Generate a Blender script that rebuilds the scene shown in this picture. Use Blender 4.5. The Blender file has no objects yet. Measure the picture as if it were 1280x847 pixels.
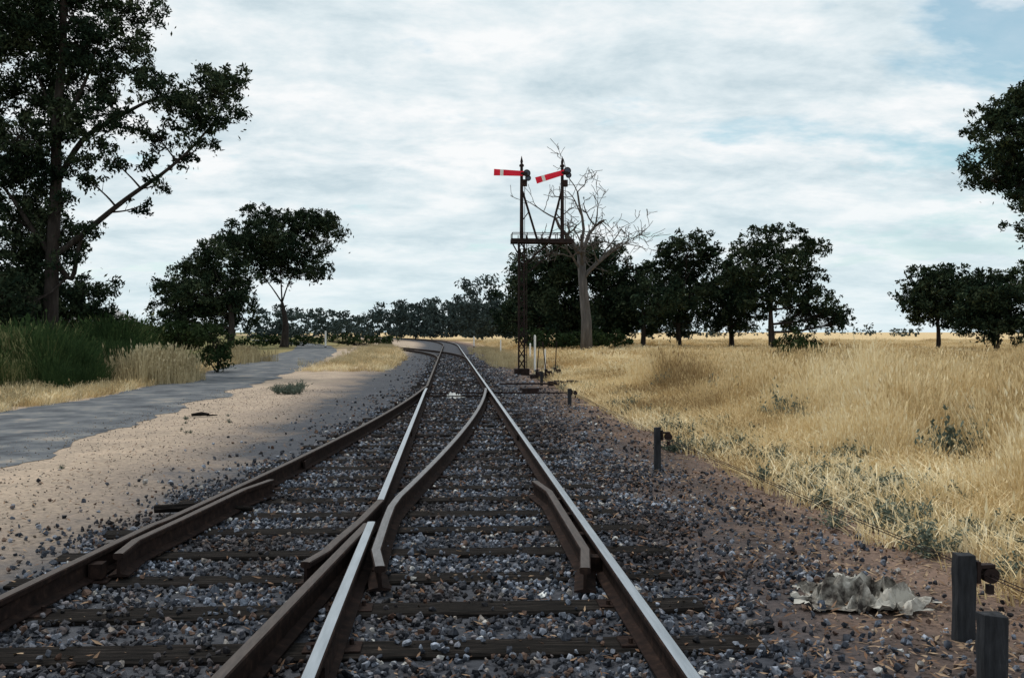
import bpy, math, random
import numpy as np
from mathutils import Vector, noise as mn
random.seed(7); rng=np.random.default_rng(7)
S=bpy.context.scene
EYE=1.66; TH=math.radians(3.63); CT,ST=math.cos(TH),math.sin(TH); FL=1244.0

def W(lat,dep,z=0.0):
    return (lat*CT+dep*ST, dep*CT-lat*ST, z)
# ---------------------------------------------------------------- materials
def new_mat(name):
    m=bpy.data.materials.new(name); m.use_nodes=True
    nt=m.node_tree; b=nt.nodes['Principled BSDF']; return m,nt,b
def N(nt,t,**kw):
    n=nt.nodes.new(t)
    for k,v in kw.items(): setattr(n,k,v)
    return n
def ramp(nt,stops,interp='LINEAR'):
    r=N(nt,'ShaderNodeValToRGB'); cr=r.color_ramp; cr.interpolation=interp
    while len(cr.elements)>1: cr.elements.remove(cr.elements[-1])
    cr.elements[0].position=stops[0][0]; cr.elements[0].color=(*stops[0][1],1)
    for p,c in stops[1:]:
        e=cr.elements.new(p); e.color=(*c,1)
    return r
def noisy(name,stops,scale=5,rough=.85,bump=.3,bdist=.01,metal=0,stretch=(1,1,1),detail=8,spec=.1):
    m,nt,b=new_mat(name)
    tc=N(nt,'ShaderNodeTexCoord'); mp=N(nt,'ShaderNodeMapping'); mp.inputs['Scale'].default_value=stretch
    nt.links.new(tc.outputs['Object'],mp.inputs[0])
    n=N(nt,'ShaderNodeTexNoise'); n.inputs['Scale'].default_value=scale; n.inputs['Detail'].default_value=detail; n.inputs['Roughness'].default_value=.65
    nt.links.new(mp.outputs[0],n.inputs['Vector'])
    r=ramp(nt,stops); nt.links.new(n.outputs[0],r.inputs[0]); nt.links.new(r.outputs[0],b.inputs['Base Color'])
    b.inputs['Roughness'].default_value=rough; b.inputs['Metallic'].default_value=metal
    b.inputs['Specular IOR Level'].default_value=spec
    if bump:
        bp=N(nt,'ShaderNodeBump'); bp.inputs['Strength'].default_value=bump; bp.inputs['Distance'].default_value=bdist
        nt.links.new(n.outputs[0],bp.inputs['Height']); nt.links.new(bp.outputs[0],b.inputs['Normal'])
    return m
def leafmat(name,stops,ns=.45,wi=.55,wn=1.3):
    m,nt,b=new_mat(name)
    g=N(nt,'ShaderNodeNewGeometry'); n=N(nt,'ShaderNodeTexNoise'); n.inputs['Scale'].default_value=ns; n.inputs['Detail'].default_value=1
    nt.links.new(g.outputs['Position'],n.inputs['Vector'])
    ma=N(nt,'ShaderNodeMath',operation='MULTIPLY_ADD'); ma.inputs[1].default_value=wi
    mb=N(nt,'ShaderNodeMath',operation='MULTIPLY_ADD'); mb.inputs[1].default_value=wn; mb.inputs[2].default_value=.5-.5*wi-.5*wn+.08
    nt.links.new(g.outputs['Random Per Island'],ma.inputs[0]); nt.links.new(n.outputs[0],mb.inputs[0]); nt.links.new(mb.outputs[0],ma.inputs[2])
    r=ramp(nt,stops); nt.links.new(ma.outputs[0],r.inputs[0])
    d=N(nt,'ShaderNodeBsdfDiffuse'); nt.links.new(r.outputs[0],d.inputs[0])
    nt.links.new(d.outputs[0],nt.nodes['Material Output'].inputs[0]); nt.nodes.remove(b)
    return m
# ---------------------------------------------------------------- mesh builder
class MB:
    def __init__(s): s.v=[]; s.f=[]; s.m=[]
    def add(s,vs,fs,mi=0):
        o=len(s.v); s.v.extend([tuple(v) for v in vs]); s.f.extend([tuple(i+o for i in f) for f in fs]); s.m.extend([mi]*len(fs))
    def box(s,c,d,mi=0,rz=0,jit=0):
        cx,cy,cz=c; a,b,h=d[0]/2,d[1]/2,d[2]/2; ca,sa=math.cos(rz),math.sin(rz)
        vs=[]
        for z in(-h,h):
            for x,y in((-a,-b),(a,-b),(a,b),(-a,b)):
                x+=random.uniform(-jit,jit); y+=random.uniform(-jit,jit)
                vs.append((cx+x*ca-y*sa,cy+x*sa+y*ca,cz+z+random.uniform(-jit,jit)*.5))
        s.add(vs,[(0,3,2,1),(4,5,6,7),(0,1,5,4),(1,2,6,5),(2,3,7,6),(3,0,4,7)],mi)
    def tube(s,pts,rad,n=6,mi=0,cap=True):
        pts=[Vector(p) for p in pts]; vs=[]; fs=[]
        for i,p in enumerate(pts):
            d=(pts[min(i+1,len(pts)-1)]-pts[max(i-1,0)])
            if d.length<1e-6: d=Vector((0,0,1))
            d.normalize()
            a=Vector((0,1,0)) if abs(d.y)<.9 else Vector((1,0,0))
            u=d.cross(a).normalized(); w=d.cross(u)
            r=rad[i] if hasattr(rad,'__len__') else rad
            for k in range(n):
                t=2*math.pi*(k+.5)/n
                vs.append(p+u*(r*math.cos(t))+w*(r*math.sin(t)))
        for i in range(len(pts)-1):
            for k in range(n):
                a=i*n+k; b=i*n+(k+1)%n
                fs.append((a,b,b+n,a+n))
        if cap:
            fs.append(tuple(range(n-1,-1,-1))); o=(len(pts)-1)*n; fs.append(tuple(o+k for k in range(n)))
        s.add(vs,fs,mi)
    def beam(s,p,q,w,mi=0): s.tube([p,q],w*.7071,4,mi)
    def done(s,name,mats,parent=None,smooth=False,loc=(0,0,0),bevel=0):
        me=bpy.data.meshes.new(name); me.from_pydata(s.v,[],s.f)
        for m in mats: me.materials.append(m)
        me.polygons.foreach_set('material_index',s.m)
        if smooth: me.polygons.foreach_set('use_smooth',[True]*len(s.f))
        me.update(); o=bpy.data.objects.new(name,me); S.collection.objects.link(o); o.location=loc
        if parent: o.parent=parent
        if bevel:
            b=o.modifiers.new('bev','BEVEL'); b.width=bevel; b.segments=2
        return o
def empty(name,loc=(0,0,0)):
    e=bpy.data.objects.new(name,None); e.location=loc; e.empty_display_size=.2; S.collection.objects.link(e); return e
# ---------------------------------------------------------------- scatter by geometry nodes
def scatter(name,pts,rot,scl,srcs,real=False):
    pts=np.asarray(pts,dtype=np.float32); n=len(pts)
    me=bpy.data.meshes.new(name); me.vertices.add(n); me.vertices.foreach_set('co',pts.ravel())
    a=me.attributes.new('rot','FLOAT_VECTOR','POINT'); a.data.foreach_set('vector',np.asarray(rot,dtype=np.float32).ravel())
    a=me.attributes.new('scl','FLOAT_VECTOR','POINT'); a.data.foreach_set('vector',np.asarray(scl,dtype=np.float32).ravel())
    a=me.attributes.new('idx','INT','POINT'); a.data.foreach_set('value',rng.integers(0,len(srcs),n).astype(np.int32))
    o=bpy.data.objects.new(name,me); S.collection.objects.link(o)
    col=bpy.data.collections.new(name+'_parts')
    for s in srcs: col.objects.link(s)
    ng=bpy.data.node_groups.new(name+'_gn','GeometryNodeTree')
    ng.interface.new_socket('Geometry',in_out='INPUT',socket_type='NodeSocketGeometry')
    ng.interface.new_socket('Geometry',in_out='OUTPUT',socket_type='NodeSocketGeometry')
    gi=ng.nodes.new('NodeGroupInput'); go=ng.nodes.new('NodeGroupOutput')
    ci=ng.nodes.new('GeometryNodeCollectionInfo'); ci.inputs['Collection'].default_value=col
    ci.inputs['Separate Children'].default_value=True; ci.inputs['Reset Children'].default_value=True
    ip=ng.nodes.new('GeometryNodeInstanceOnPoints'); ip.inputs['Pick Instance'].default_value=True
    def na(nm,t):
        x=ng.nodes.new('GeometryNodeInputNamedAttribute'); x.data_type=t; x.inputs['Name'].default_value=nm; return x.outputs['Attribute']
    e=ng.nodes.new('FunctionNodeEulerToRotation')
    L=ng.links.new
    L(na('rot','FLOAT_VECTOR'),e.inputs[0]); L(e.outputs[0],ip.inputs['Rotation'])
    L(na('scl','FLOAT_VECTOR'),ip.inputs['Scale']); L(na('idx','INT'),ip.inputs['Instance Index'])
    L(gi.outputs[0],ip.inputs['Points']); L(ci.outputs[0],ip.inputs['Instance'])
    if real:
        ri=ng.nodes.new('GeometryNodeRealizeInstances'); L(ip.outputs[0],ri.inputs[0]); L(ri.outputs[0],go.inputs[0])
    else: L(ip.outputs[0],go.inputs[0])
    md=o.modifiers.new('gn','NODES'); md.node_group=ng
    return o
def raw_obj(name,mb,mats,smooth=False):
    me=bpy.data.meshes.new(name); me.from_pydata(mb.v,[],mb.f)
    for m in mats: me.materials.append(m)
    me.polygons.foreach_set('material_index',mb.m)
    if smooth: me.polygons.foreach_set('use_smooth',[True]*len(mb.f))
    return bpy.data.objects.new(name,me)
# ---------------------------------------------------------------- track geometry
GL,GR=-.61,1.06; TIP=26.7; FROG=8.0
def xdr(y):
    if y<FROG: return GL-.012-(FROG-y)*.105
    s=TIP-y; return .99-.0404*s-.00238*s*s
def curve(y):      # main line bends left in the distance
    return 0 if y<110 else -((y-110)**2)/1700.
def gz(x,y):
    c=x-curve(y) if y<300 else x
    z=0.
    if -3.3<c<2.7: z=-.035
    elif c>=2.7: z=-.035-.10*min(1,(c-2.7)/1.2)+.12*min(1,max(0,(c-4)/2.0))
    if not(-15<c<2.7) : z+=.05*mn.noise(Vector((x*.35,y*.35,0)))*min(1,abs(c)/6)
    return z
# ---------------------------------------------------------------- ground
def axis(lo,hi,fine,a,b):
    L=[a]; st=fine
    while L[-1]<b: L.append(L[-1]+fine)
    R=[];x=L[-1];st=fine
    while x<hi: st*=1.25; x+=st; R.append(min(x,hi))
    Q=[];x=a;st=fine
    while x>lo: st*=1.25; x-=st; Q.append(max(x,lo))
    return Q[::-1]+L+R
xs=axis(-4000,4000,.3,-16,14); ys=axis(-300,6000,.35,2,45)
vs=[(x,y,gz(x,y)) for y in ys for x in xs]; nx=len(xs)
fs=[(j*nx+i,j*nx+i+1,(j+1)*nx+i+1,(j+1)*nx+i) for j in range(len(ys)-1) for i in range(nx-1)]
m,nt,b=new_mat('ground_soil'); Lk=nt.links.new
g=N(nt,'ShaderNodeNewGeometry'); sx=N(nt,'ShaderNodeSeparateXYZ'); Lk(g.outputs['Position'],sx.inputs[0])
def M(op,a,b_=None,c=None):
    n=N(nt,'ShaderNodeMath',operation=op)
    for i,v in enumerate((a,b_,c)):
        if v is None: continue
        if isinstance(v,(int,float)): n.inputs[i].default_value=v
        else: Lk(v,n.inputs[i])
    return n.outputs[0]
def NZ(scale,detail=6,rough=.6):
    n=N(nt,'ShaderNodeTexNoise'); n.inputs['Scale'].default_value=scale; n.inputs['Detail'].default_value=detail; n.inputs['Roughness'].default_value=rough
    Lk(g.outputs['Position'],n.inputs['Vector']); return n.outputs[0]
yy=M('MAXIMUM',M('SUBTRACT',sx.outputs['Y'],110),0); yy=M('MINIMUM',yy,500)
xc=M('ADD',sx.outputs['X'],M('MULTIPLY',M('MULTIPLY',yy,yy),1/1700))
nz=M('MULTIPLY',M('SUBTRACT',NZ(.55,6,.7),.5),3.6)
v=M('ADD',M('DIVIDE',M('ADD',xc,nz),40),.5)
P=lambda x:x/40+.5
dirt=(.35,.283,.225)
r=ramp(nt,[(P(-19),(.15,.14,.06)),(P(-13),(.22,.18,.09)),(P(-10.5),(.30,.23,.15)),(P(-9.5),dirt),(P(-4.4),dirt),(P(-3.4),(.21,.175,.15)),(P(-2.6),(.065,.07,.082)),
  (P(1.6),(.05,.054,.066)),(P(2.6),(.085,.066,.06)),(P(3.6),(.17,.12,.097)),(P(4.6),(.27,.195,.145)),(P(5.8),(.42,.32,.19)),(P(8),(.50,.37,.20)),(P(19),(.54,.41,.235))])
Lk(v,r.inputs[0])
fine=M('ADD',M('MULTIPLY',NZ(9,6,.75),1.0),M('MULTIPLY',NZ(1.1,4),.8))
vor=N(nt,'ShaderNodeTexVoronoi'); vor.inputs['Scale'].default_value=22; Lk(g.outputs['Position'],vor.inputs['Vector'])
fine=M('ADD',fine,M('MULTIPLY',vor.outputs['Distance'],.35))
mx=N(nt,'ShaderNodeMix',data_type='RGBA',blend_type='MULTIPLY'); mx.inputs[0].default_value=1
rr=ramp(nt,[(.40,(.36,.34,.34)),(.58,(.85,.85,.85)),(.82,(1.35,1.3,1.25))]); Lk(M('MULTIPLY',fine,.62),rr.inputs[0])
Lk(r.outputs[0],mx.inputs[6]); Lk(rr.outputs[0],mx.inputs[7]); Lk(mx.outputs[2],b.inputs['Base Color'])
b.inputs['Roughness'].default_value=.95; b.inputs['Specular IOR Level'].default_value=.08
bp=N(nt,'ShaderNodeBump'); bp.inputs['Strength'].default_value=.8; bp.inputs['Distance'].default_value=.04; Lk(fine,bp.inputs['Height']); Lk(bp.outputs[0],b.inputs['Normal'])
me=bpy.data.meshes.new('ground'); me.from_pydata(vs,[],fs); me.materials.append(m)
me.polygons.foreach_set('use_smooth',[True]*len(fs))
S.collection.objects.link(bpy.data.objects.new('ground',me))
# ---------------------------------------------------------------- road
near=[(-20,-5.2),(12,-5.5),(22,-5.8),(35,-6.2),(52,-6.9),(70,-8.2),(90,-10),(120,-14),(160,-22),(220,-38)]
far=[(-20,-10.5),(12,-9.9),(20,-9.4),(26,-8.9),(35,-9.4),(50,-10.8),(70,-12.6),(90,-14),(120,-18),(160,-27),(220,-44)]
rv=[];rf=[];yr=list(np.arange(-20,60,.2))+list(np.arange(60,220,3)); K=9
for y in yr:
    a=np.interp(y,[p[0] for p in far],[p[1] for p in far])+.35*mn.noise(Vector((y*.5,3,0)))+.15*mn.noise(Vector((y*2.5,3,0)))
    c=np.interp(y,[p[0] for p in near],[p[1] for p in near])+.5*mn.noise(Vector((y*.4,9,0)))+.25*mn.noise(Vector((y*1.3,9,0)))+.16*mn.noise(Vector((y*3.4,9,0)))
    for k in range(K): rv.append((a+(c-a)*k/(K-1),y,.006+.02*math.sin(math.pi*k/(K-1))))
for j in range(len(yr)-1):
    for k in range(K-1): rf.append((j*K+k,j*K+k+1,(j+1)*K+k+1,(j+1)*K+k))
m_road=noisy('old_asphalt',[(.34,(.045,.05,.06)),(.5,(.10,.108,.12)),(.60,(.155,.158,.16)),(.68,(.28,.235,.195))],scale=1.1,bump=.8,bdist=.03,detail=15,spec=.08)
me=bpy.data.meshes.new('road'); me.from_pydata(rv,[],rf); me.materials.append(m_road); me.polygons.foreach_set('use_smooth',[True]*len(rf))
S.collection.objects.link(bpy.data.objects.new('road',me))
# ---------------------------------------------------------------- railway track
m_shine=noisy('polished_rail_head',[(.3,(.24,.27,.30)),(.7,(.38,.415,.455))],scale=3,rough=.35,metal=.85,bump=.05,bdist=.001,stretch=(8,.6,8),spec=.5)
m_dull=noisy('dull_rail_head',[(.3,(.028,.022,.020)),(.7,(.07,.054,.048))],scale=6,rough=.6,metal=.0,bump=.1,bdist=.001,stretch=(6,1,6),spec=.2)
m_semi=noisy('worn_rail_head',[(.3,(.07,.065,.065)),(.7,(.16,.155,.16))],scale=5,rough=.42,metal=.6,bump=.1,bdist=.001,stretch=(6,1,6))
m_rust=noisy('rusty_rail',[(.3,(.009,.007,.007)),(.55,(.023,.015,.013)),(.75,(.05,.031,.024))],scale=14,rough=.9,bump=.3,bdist=.004,spec=.05)
m_wood=noisy('weathered_sleeper_timber',[(.35,(.005,.005,.005)),(.55,(.015,.013,.012)),(.75,(.055,.046,.041))],scale=5,rough=.95,bump=.9,bdist=.015,stretch=(.8,9,9),detail=10,spec=.04)
prof=[(-.07,-.16),(-.07,-.15),(-.012,-.137),(-.009,-.045),(-.034,-.036),(-.036,-.008),(-.029,-.001),(-.012,.001),(.012,.001),(.029,-.001),(.036,-.008),(.034,-.036),(.009,-.045),(.012,-.137),(.07,-.15),(.07,-.16)]
track=empty('railway_track')
RT=.168
def rail(name,path,head,drop=0.):
    mb=MB(); n=len(prof); vs=[]
    for i,(x,y) in enumerate(path):
        a=path[max(i-1,0)]; c=path[min(i+1,len(path)-1)]
        dx,dy=c[0]-a[0],c[1]-a[1]; l=math.hypot(dx,dy); nxn,nyn=dy/l,-dx/l
        for px,pz in prof: vs.append((x+nxn*px,y+nyn*px,RT-drop+pz))
    mb.v=vs
    for i in range(len(path)-1):
        for k in range(n):
            k2=(k+1)%n
            mb.f.append((i*n+k,i*n+k2,(i+1)*n+k2,(i+1)*n+k)); mb.m.append(1 if 6<=k<=8 else 0)
    mb.f.append(tuple(range(n))); mb.m.append(0); mb.f.append(tuple((len(path)-1)*n+k for k in range(n-1,-1,-1))); mb.m.append(0)
    return mb.done(name,[m_rust,head],track)
def ys_(a,b,st): 
    n=max(2,int(abs(b-a)/st)+1); return [a+(b-a)*i/(n-1) for i in range(n)]
rail('right_stock_rail',[(GR+curve(y),y) for y in ys_(-8,100,8)+ys_(110,420,6)],m_shine)
rail('left_point_rail',[(GL+.012,TIP),(GL,25),(GL,8.95)],m_shine,.001)
rail('left_wing_rail',[(GL-.0,8.94),(GL-.03,8.65)]+[(xdr(y)-.105,y) for y in (8.0,7.2,6.9)]+[(xdr(6.55)-.16,6.55)],m_dull,.003)
rail('left_running_rail',[(GL,-8),(GL,0),(GL,7.9)],m_shine)
rail('diverging_closure_and_wing_rail',[(xdr(y),y) for y in ys_(TIP,9.1,.7)]+[(GL+.115,8.6),(GL+.108,8),(GL+.108,6.9),(GL+.17,6.4)],m_semi,.0015)
rail('diverging_right_rail',[(xdr(y),y) for y in ys_(-8,7.85,1)],m_dull,.002)
rail('left_stock_rail',[(xdr(y)-1.67,y) for y in ys_(-8,7.9,1)]+[(xdr(y)-1.67,y) for y in ys_(8.1,TIP,.7)]+[(GL+curve(y),y) for y in ys_(28,100,8)+ys_(110,420,6)],m_dull)
rail('guard_rail_right',[(GR-.2,6.25),(GR-.125,6.8),(GR-.12,9.3),(GR-.2,9.95)],m_dull,-.004)
rail('guard_rail_left',[(xdr(6.85)-1.67+.19,6.85)]+[(xdr(y)-1.67+.12,y) for y in (7.3,8.2,9.6)]+[(xdr(10.2)-1.67+.2,10.2)],m_dull,-.004)
def br(y):
    s=y-56
    return -(s*s)/304 if s<34 else -3.8-(s-34)*.2
for off,nm in((0,'siding_left_rail'),(1.67,'siding_right_rail')):
    rail(nm,[(GL+off+br(y),y) for y in ys_(57,190,3)],m_dull,.003)
sl=MB(); pl=MB(); bolts=MB()
SLP=[]
y=-5.
while y<75:
    if y<TIP-.5: x0=xdr(y)-1.67-.5; x1=GR+.5
    else: x0=GL-.45;x1=GR+.45
    x0+=random.uniform(-.14,.1); x1+=random.uniform(-.12,.14)
    SLP.append((y,x0,x1))
    rz=random.uniform(-.008,.008); zt=random.uniform(-.006,.004)
    if y<35:
        nseg=9; w=random.uniform(.115,.14); vs=[];
        for i in range(nseg+1):
            x=x0+(x1-x0)*i/nseg; yc=y+rz*(x-.2); e=.012
            vs+= [(x,yc-w+random.uniform(-e,e),-.12),(x,yc-w+random.uniform(-e,e),-.01+zt+random.uniform(-.008,.004)),(x,yc-w+.02,zt+random.uniform(-.004,.0)),
                  (x,yc+w-.02,zt+random.uniform(-.004,0)),(x,yc+w+random.uniform(-e,e),-.01+zt+random.uniform(-.008,.004)),(x,yc+w,-.12)]
        fs=[]
        for i in range(nseg):
            for k in range(5): fs.append((i*6+k,i*6+k+1,i*6+k+7,i*6+k+6))
        fs+=[(5,4,3,2,1,0),tuple(nseg*6+k for k in range(6))]
        sl.add(vs,fs)
        rx=[GR,GL] if not(7.3<y<9.5) else [GR,GL-.05]
        if y<TIP: rx+= [xdr(y)-1.67]+([xdr(y)] if abs(xdr(y)-GL)>.3 and abs(xdr(y)-GR)>.25 else [])
        for q in rx:
            pl.box((q,y,.003),(.30,.17,.010),0,0,.002)
            for sgn in(-1,1): bolts.tube([(q+sgn*.095,y+sgn*.04,.004),(q+sgn*.095,y+sgn*.04,.035)],.014,6)
        if 6.8<y<9.8:
            for q in(GR-.07,xdr(y)-1.6): pl.box((q,y,.07),(.09,.10,.1),0)
    else: sl.box(((x0+x1)/2,y,-.065),(x1-x0,.22,.10+zt))
    y+=.79+random.uniform(-.05,.05)
sl.done('sleepers',[m_wood],track); pl.done('base_plates',[m_rust],track); bolts.done('rail_spikes',[m_rust],track)
fp=MB()
for q,yy_ in((GR,15.2),(GL,15.9),(GL,4.9),(xdr(12.3)-1.67,12.3),(xdr(5.6)-1.67,5.6)):
    for sgn in(-1,1): fp.box((q+sgn*.028,yy_,RT-.09),(.022,.55,.075))
fp.done('fishplates',[m_rust],track)
rod=MB()
for y_ in(26.2,24.9):
    rod.tube([(GL-.1,y_,.06),(3.4 if y_>26 else GR+.1,y_,.06)],.018,6)
rod.box((.2,26.45,.05),(2.2,.06,.02))
rod.done('point_stretcher_rods',[m_rust],track)
# ---------------------------------------------------------------- ballast stones
def rock(seed,mat):
    import bmesh
    rr=np.random.default_rng(seed); bm=bmesh.new()
    sc=rr.uniform(.65,1.1,3)
    for i in range(12):
        d=rr.normal(size=3); d/=np.linalg.norm(d); d*=sc*rr.uniform(.75,1.05); bm.verts.new(d)
    bmesh.ops.convex_hull(bm,input=bm.verts)
    loose=[v_ for v_ in bm.verts if not v_.link_faces]
    for v_ in loose: bm.verts.remove(v_)
    me=bpy.data.meshes.new('stone'); bm.to_mesh(me); bm.free(); me.materials.append(mat)
    return bpy.data.objects.new('stone',me)
def stonemat(name,stops,var=True):
    m,nt,b=new_mat(name); oi=N(nt,'ShaderNodeNewGeometry'); r=ramp(nt,stops); nt.links.new(oi.outputs['Random Per Island'],r.inputs[0])
    g=N(nt,'ShaderNodeNewGeometry'); n=N(nt,'ShaderNodeTexNoise'); n.inputs['Scale'].default_value=60; n.inputs['Detail'].default_value=2
    nt.links.new(g.outputs['Position'],n.inputs['Vector'])
    r2=ramp(nt,[(.3,(.5,.5,.5)),(.7,(1.35,1.35,1.35))]); nt.links.new(n.outputs[0],r2.inputs[0])
    n3=N(nt,'ShaderNodeTexNoise'); n3.inputs['Scale'].default_value=.9; n3.inputs['Detail'].default_value=3; nt.links.new(g.outputs['Position'],n3.inputs['Vector'])
    r3=ramp(nt,[(.38,(.48,.40,.36)),(.5,(.85,.85,.87)),(.62,(1.35,1.4,1.46))]); nt.links.new(n3.outputs[0],r3.inputs[0])
    mx=N(nt,'ShaderNodeMix',data_type='RGBA',blend_type='MULTIPLY'); mx.inputs[0].default_value=1
    my=N(nt,'ShaderNodeMix',data_type='RGBA',blend_type='MULTIPLY'); my.inputs[0].default_value=1 if var else 0
    nt.links.new(r.outputs[0],mx.inputs[6]); nt.links.new(r2.outputs[0],mx.inputs[7])
    nt.links.new(mx.outputs[2],my.inputs[6]); nt.links.new(r3.outputs[0],my.inputs[7]); nt.links.new(my.outputs[2],b.inputs['Base Color'])
    b.inputs['Roughness'].default_value=.85; b.inputs['Specular IOR Level'].default_value=.15
    return m
m_st=stonemat('crushed_bluestone',[(0,(.018,.021,.027)),(.35,(.05,.056,.07)),(.6,(.11,.123,.15)),(.78,(.25,.27,.31)),(.86,(.15,.10,.075)),(.93,(.08,.05,.04)),(1,(.50,.49,.46))])
m_st2=stonemat('brown_stone',[(0,(.10,.078,.062)),(.5,(.21,.17,.14)),(.8,(.36,.31,.26)),(1,(.15,.15,.17))],False)
SLa=np.array([s[0] for s in SLP])
def stones(n,y0,y1,smin,smax,keep):
    x=rng.uniform(-5.2,4.4,n); yv=rng.uniform(y0,y1,n); out=[]
    xl=np.array([xdr(min(t,TIP))-1.67-(.6 if t<13 else .35) for t in yv])
    for i in range(n):
        X,Y=x[i],yv[i]; e=.35*mn.noise(Vector((X*.8,Y*.8,5)))
        if X<xl[i]+e*2:
            if random.random()>math.exp((X-xl[i]-e*2)*2.6)*.42: continue
        if X>2.15+e*2 and random.random()>math.exp(-(X-2.15-e*2)*2.0)*.6: continue
        k=np.argmin(abs(SLa-Y)); s=SLP[k]; on=abs(s[0]-Y)<.13 and s[1]<X<s[2]
        if on and random.random()>keep+.8*max(0,mn.noise(Vector((X*1.1,Y*1.1,0)))-.08): continue
        z=(.008 if on else gz(X,Y)+.008+random.uniform(0,.022))
        if any(abs(X-q)<.05 for q in(GL,GR)): continue
        out.append((X,Y,z))
    n=len(out); a=rng.uniform(smin,smax,n)*rng.uniform(.55,1.2,n)
    return out,a
o1,a1=stones(48000,3.6,13,.016,.034,.07); o2,a2=stones(26000,13,30,.024,.042,.2); o3,a3=stones(16000,30,75,.04,.07,.5)
o3=[(p[0],p[1],p[2]-.015) for p in o3]
pts=np.array(o1+o2+o3); a=np.concatenate([a1,a2,a3]); n=len(pts)
scatter('ballast_gravel',pts,rng.uniform(0,6.28,(n,3)),np.stack([a,a,a*.9],1),[rock(i,m_st) for i in range(9)],True)
n=13000; x=np.where(rng.random(n)<.5,rng.uniform(-6.8,-2.8,n),rng.uniform(2.2,5.2,n)); yv=4+26*rng.random(n)**1.5
a=rng.uniform(.005,.017,n)*np.where(rng.random(n)<.05,1.8,1)
scatter('scattered_pebbles',np.array([(x[i],yv[i],gz(x[i],yv[i])+.004+(.012 if x[i]<-5.3 else 0)) for i in range(n)]),rng.uniform(0,6.28,(n,3)),np.stack([a,a,a*.7],1),[rock(50+i,m_st2) for i in range(4)],True)
m_lit=leafmat('dry_litter',[(0,(.05,.03,.022)),(.5,(.15,.09,.06)),(1,(.34,.25,.17))])
def chip(seed):
    mb=MB(); r_=random.Random(seed); L_=r_.uniform(.6,1.2); c=r_.uniform(-.3,.3)
    mb.add([(-L_,0,0),(0,-.22,.06+c*.2),(L_,c,.12),(0,.22,.1)],[(0,1,2),(0,2,3)]); return raw_obj('chip',mb,[m_lit])
n=16000; x=np.where(rng.random(n)<.75,rng.normal(3.1,1.0,n),rng.uniform(-5,2,n)); yv=4+22*rng.random(n)**1.4
a=rng.uniform(.012,.045,n)
scatter('leaf_litter',np.array([(x[i],yv[i],gz(x[i],yv[i])+(.03 if x[i]<3 else .01)) for i in range(n)]),np.stack([rng.uniform(-.5,.5,n),rng.uniform(-.5,.5,n),rng.uniform(0,6.28,n)],1),np.stack([a,a,a],1),[chip(i) for i in range(6)],True)
# ---------------------------------------------------------------- grass
def clump(seed,mat,n=45,rad=.16,h=(.45,.95),w=.006,lean=.35,head=.5,seg=4):
    r_=random.Random(seed); mb=MB()
    for i in range(n):
        a=r_.uniform(0,6.28); rr=rad*math.sqrt(r_.random()); bx,by=rr*math.cos(a),rr*math.sin(a)
        H=r_.uniform(*h); a2=a+r_.uniform(-1.2,1.2); ln=lean*r_.random()**1.3*H; dx,dy=math.cos(a2),math.sin(a2); t0=r_.uniform(0,3.14)
        sx_,sy_=math.cos(t0),math.sin(t0); vs=[]
        for k in range(seg):
            t=k/(seg-1); ww=w*(1-t*.75)
            x=bx+dx*ln*t*t; y=by+dy*ln*t*t; z=H*t*(1-.12*t*lean)
            vs+=[(x-sx_*ww,y-sy_*ww,z),(x+sx_*ww,y+sy_*ww,z)]
        mb.add(vs,[(2*k,2*k+1,2*k+3,2*k+2) for k in range(seg-1)])
        if r_.random()<head:
            x,y,z=bx+dx*ln,by+dy*ln,H*(1-.12*lean); hw=w*r_.uniform(1.4,2.4); hl=r_.uniform(.05,.11)
            mb.add([(x,y,z-hl*.5),(x-sx_*hw,y-sy_*hw,z),(x+dx*.02,y+dy*.02,z+hl*.7),(x+sx_*hw,y+sy_*hw,z)],[(0,1,2,3)])
    return raw_obj('clump',mb,[mat])
m_straw=leafmat('dry_straw',[(0,(.24,.16,.08)),(.3,(.48,.35,.18)),(.55,(.67,.52,.29)),(.8,(.80,.66,.41)),(1,(.86,.76,.54))],.3,.6,1.9)
m_green=leafmat('green_grass',[(0,(.014,.028,.012)),(.5,(.034,.06,.024)),(.8,(.065,.10,.038)),(1,(.26,.24,.12))])
m_tuft=leafmat('bleached_grass',[(0,(.20,.16,.09)),(.5,(.42,.35,.21)),(1,(.62,.54,.36))])
m_weed=leafmat('grey_green_weed',[(0,(.05,.065,.05)),(.5,(.10,.125,.10)),(1,(.20,.22,.17))])
src=[clump(i,m_straw,46) for i in range(5)]
srcf=[clump(20+i,m_straw,60,.5,(.4,.85),.016,.3,.4,3) for i in range(4)]
srcl=[clump(30+i,m_tuft,60,.45,(.4,.85),.013,.3,.4,3) for i in range(4)]
def edge(y): return 5.0+.55*mn.noise(Vector((0,y*.35,2)))+.3*mn.noise(Vector((0,y*1.3,8)))
P1=[]
for x,y in [(random.uniform(4.0,.62*y+3),y) for y in (4+28*random.random()**.7 for _ in range(9000))]:
    d=x-edge(y)
    if d<0 and random.random()>math.exp(d*4)*.5: continue
    h=1.0 if d>1.3 else .3+.55*max(0,d)
    nn=mn.noise(Vector((x*.55,y*.4,0))); n2=mn.noise(Vector((x*1.7,y*1.4,6)))
    if nn<-.15 and random.random()<.75: h*=.5
    h*=.9+.55*nn+.5*n2
    P1.append((x,y,gz(x,y)-.02,max(.22,h)))
n=len(P1); P1=np.array(P1); s_=P1[:,3]*rng.uniform(.6,1.25,n)
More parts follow.
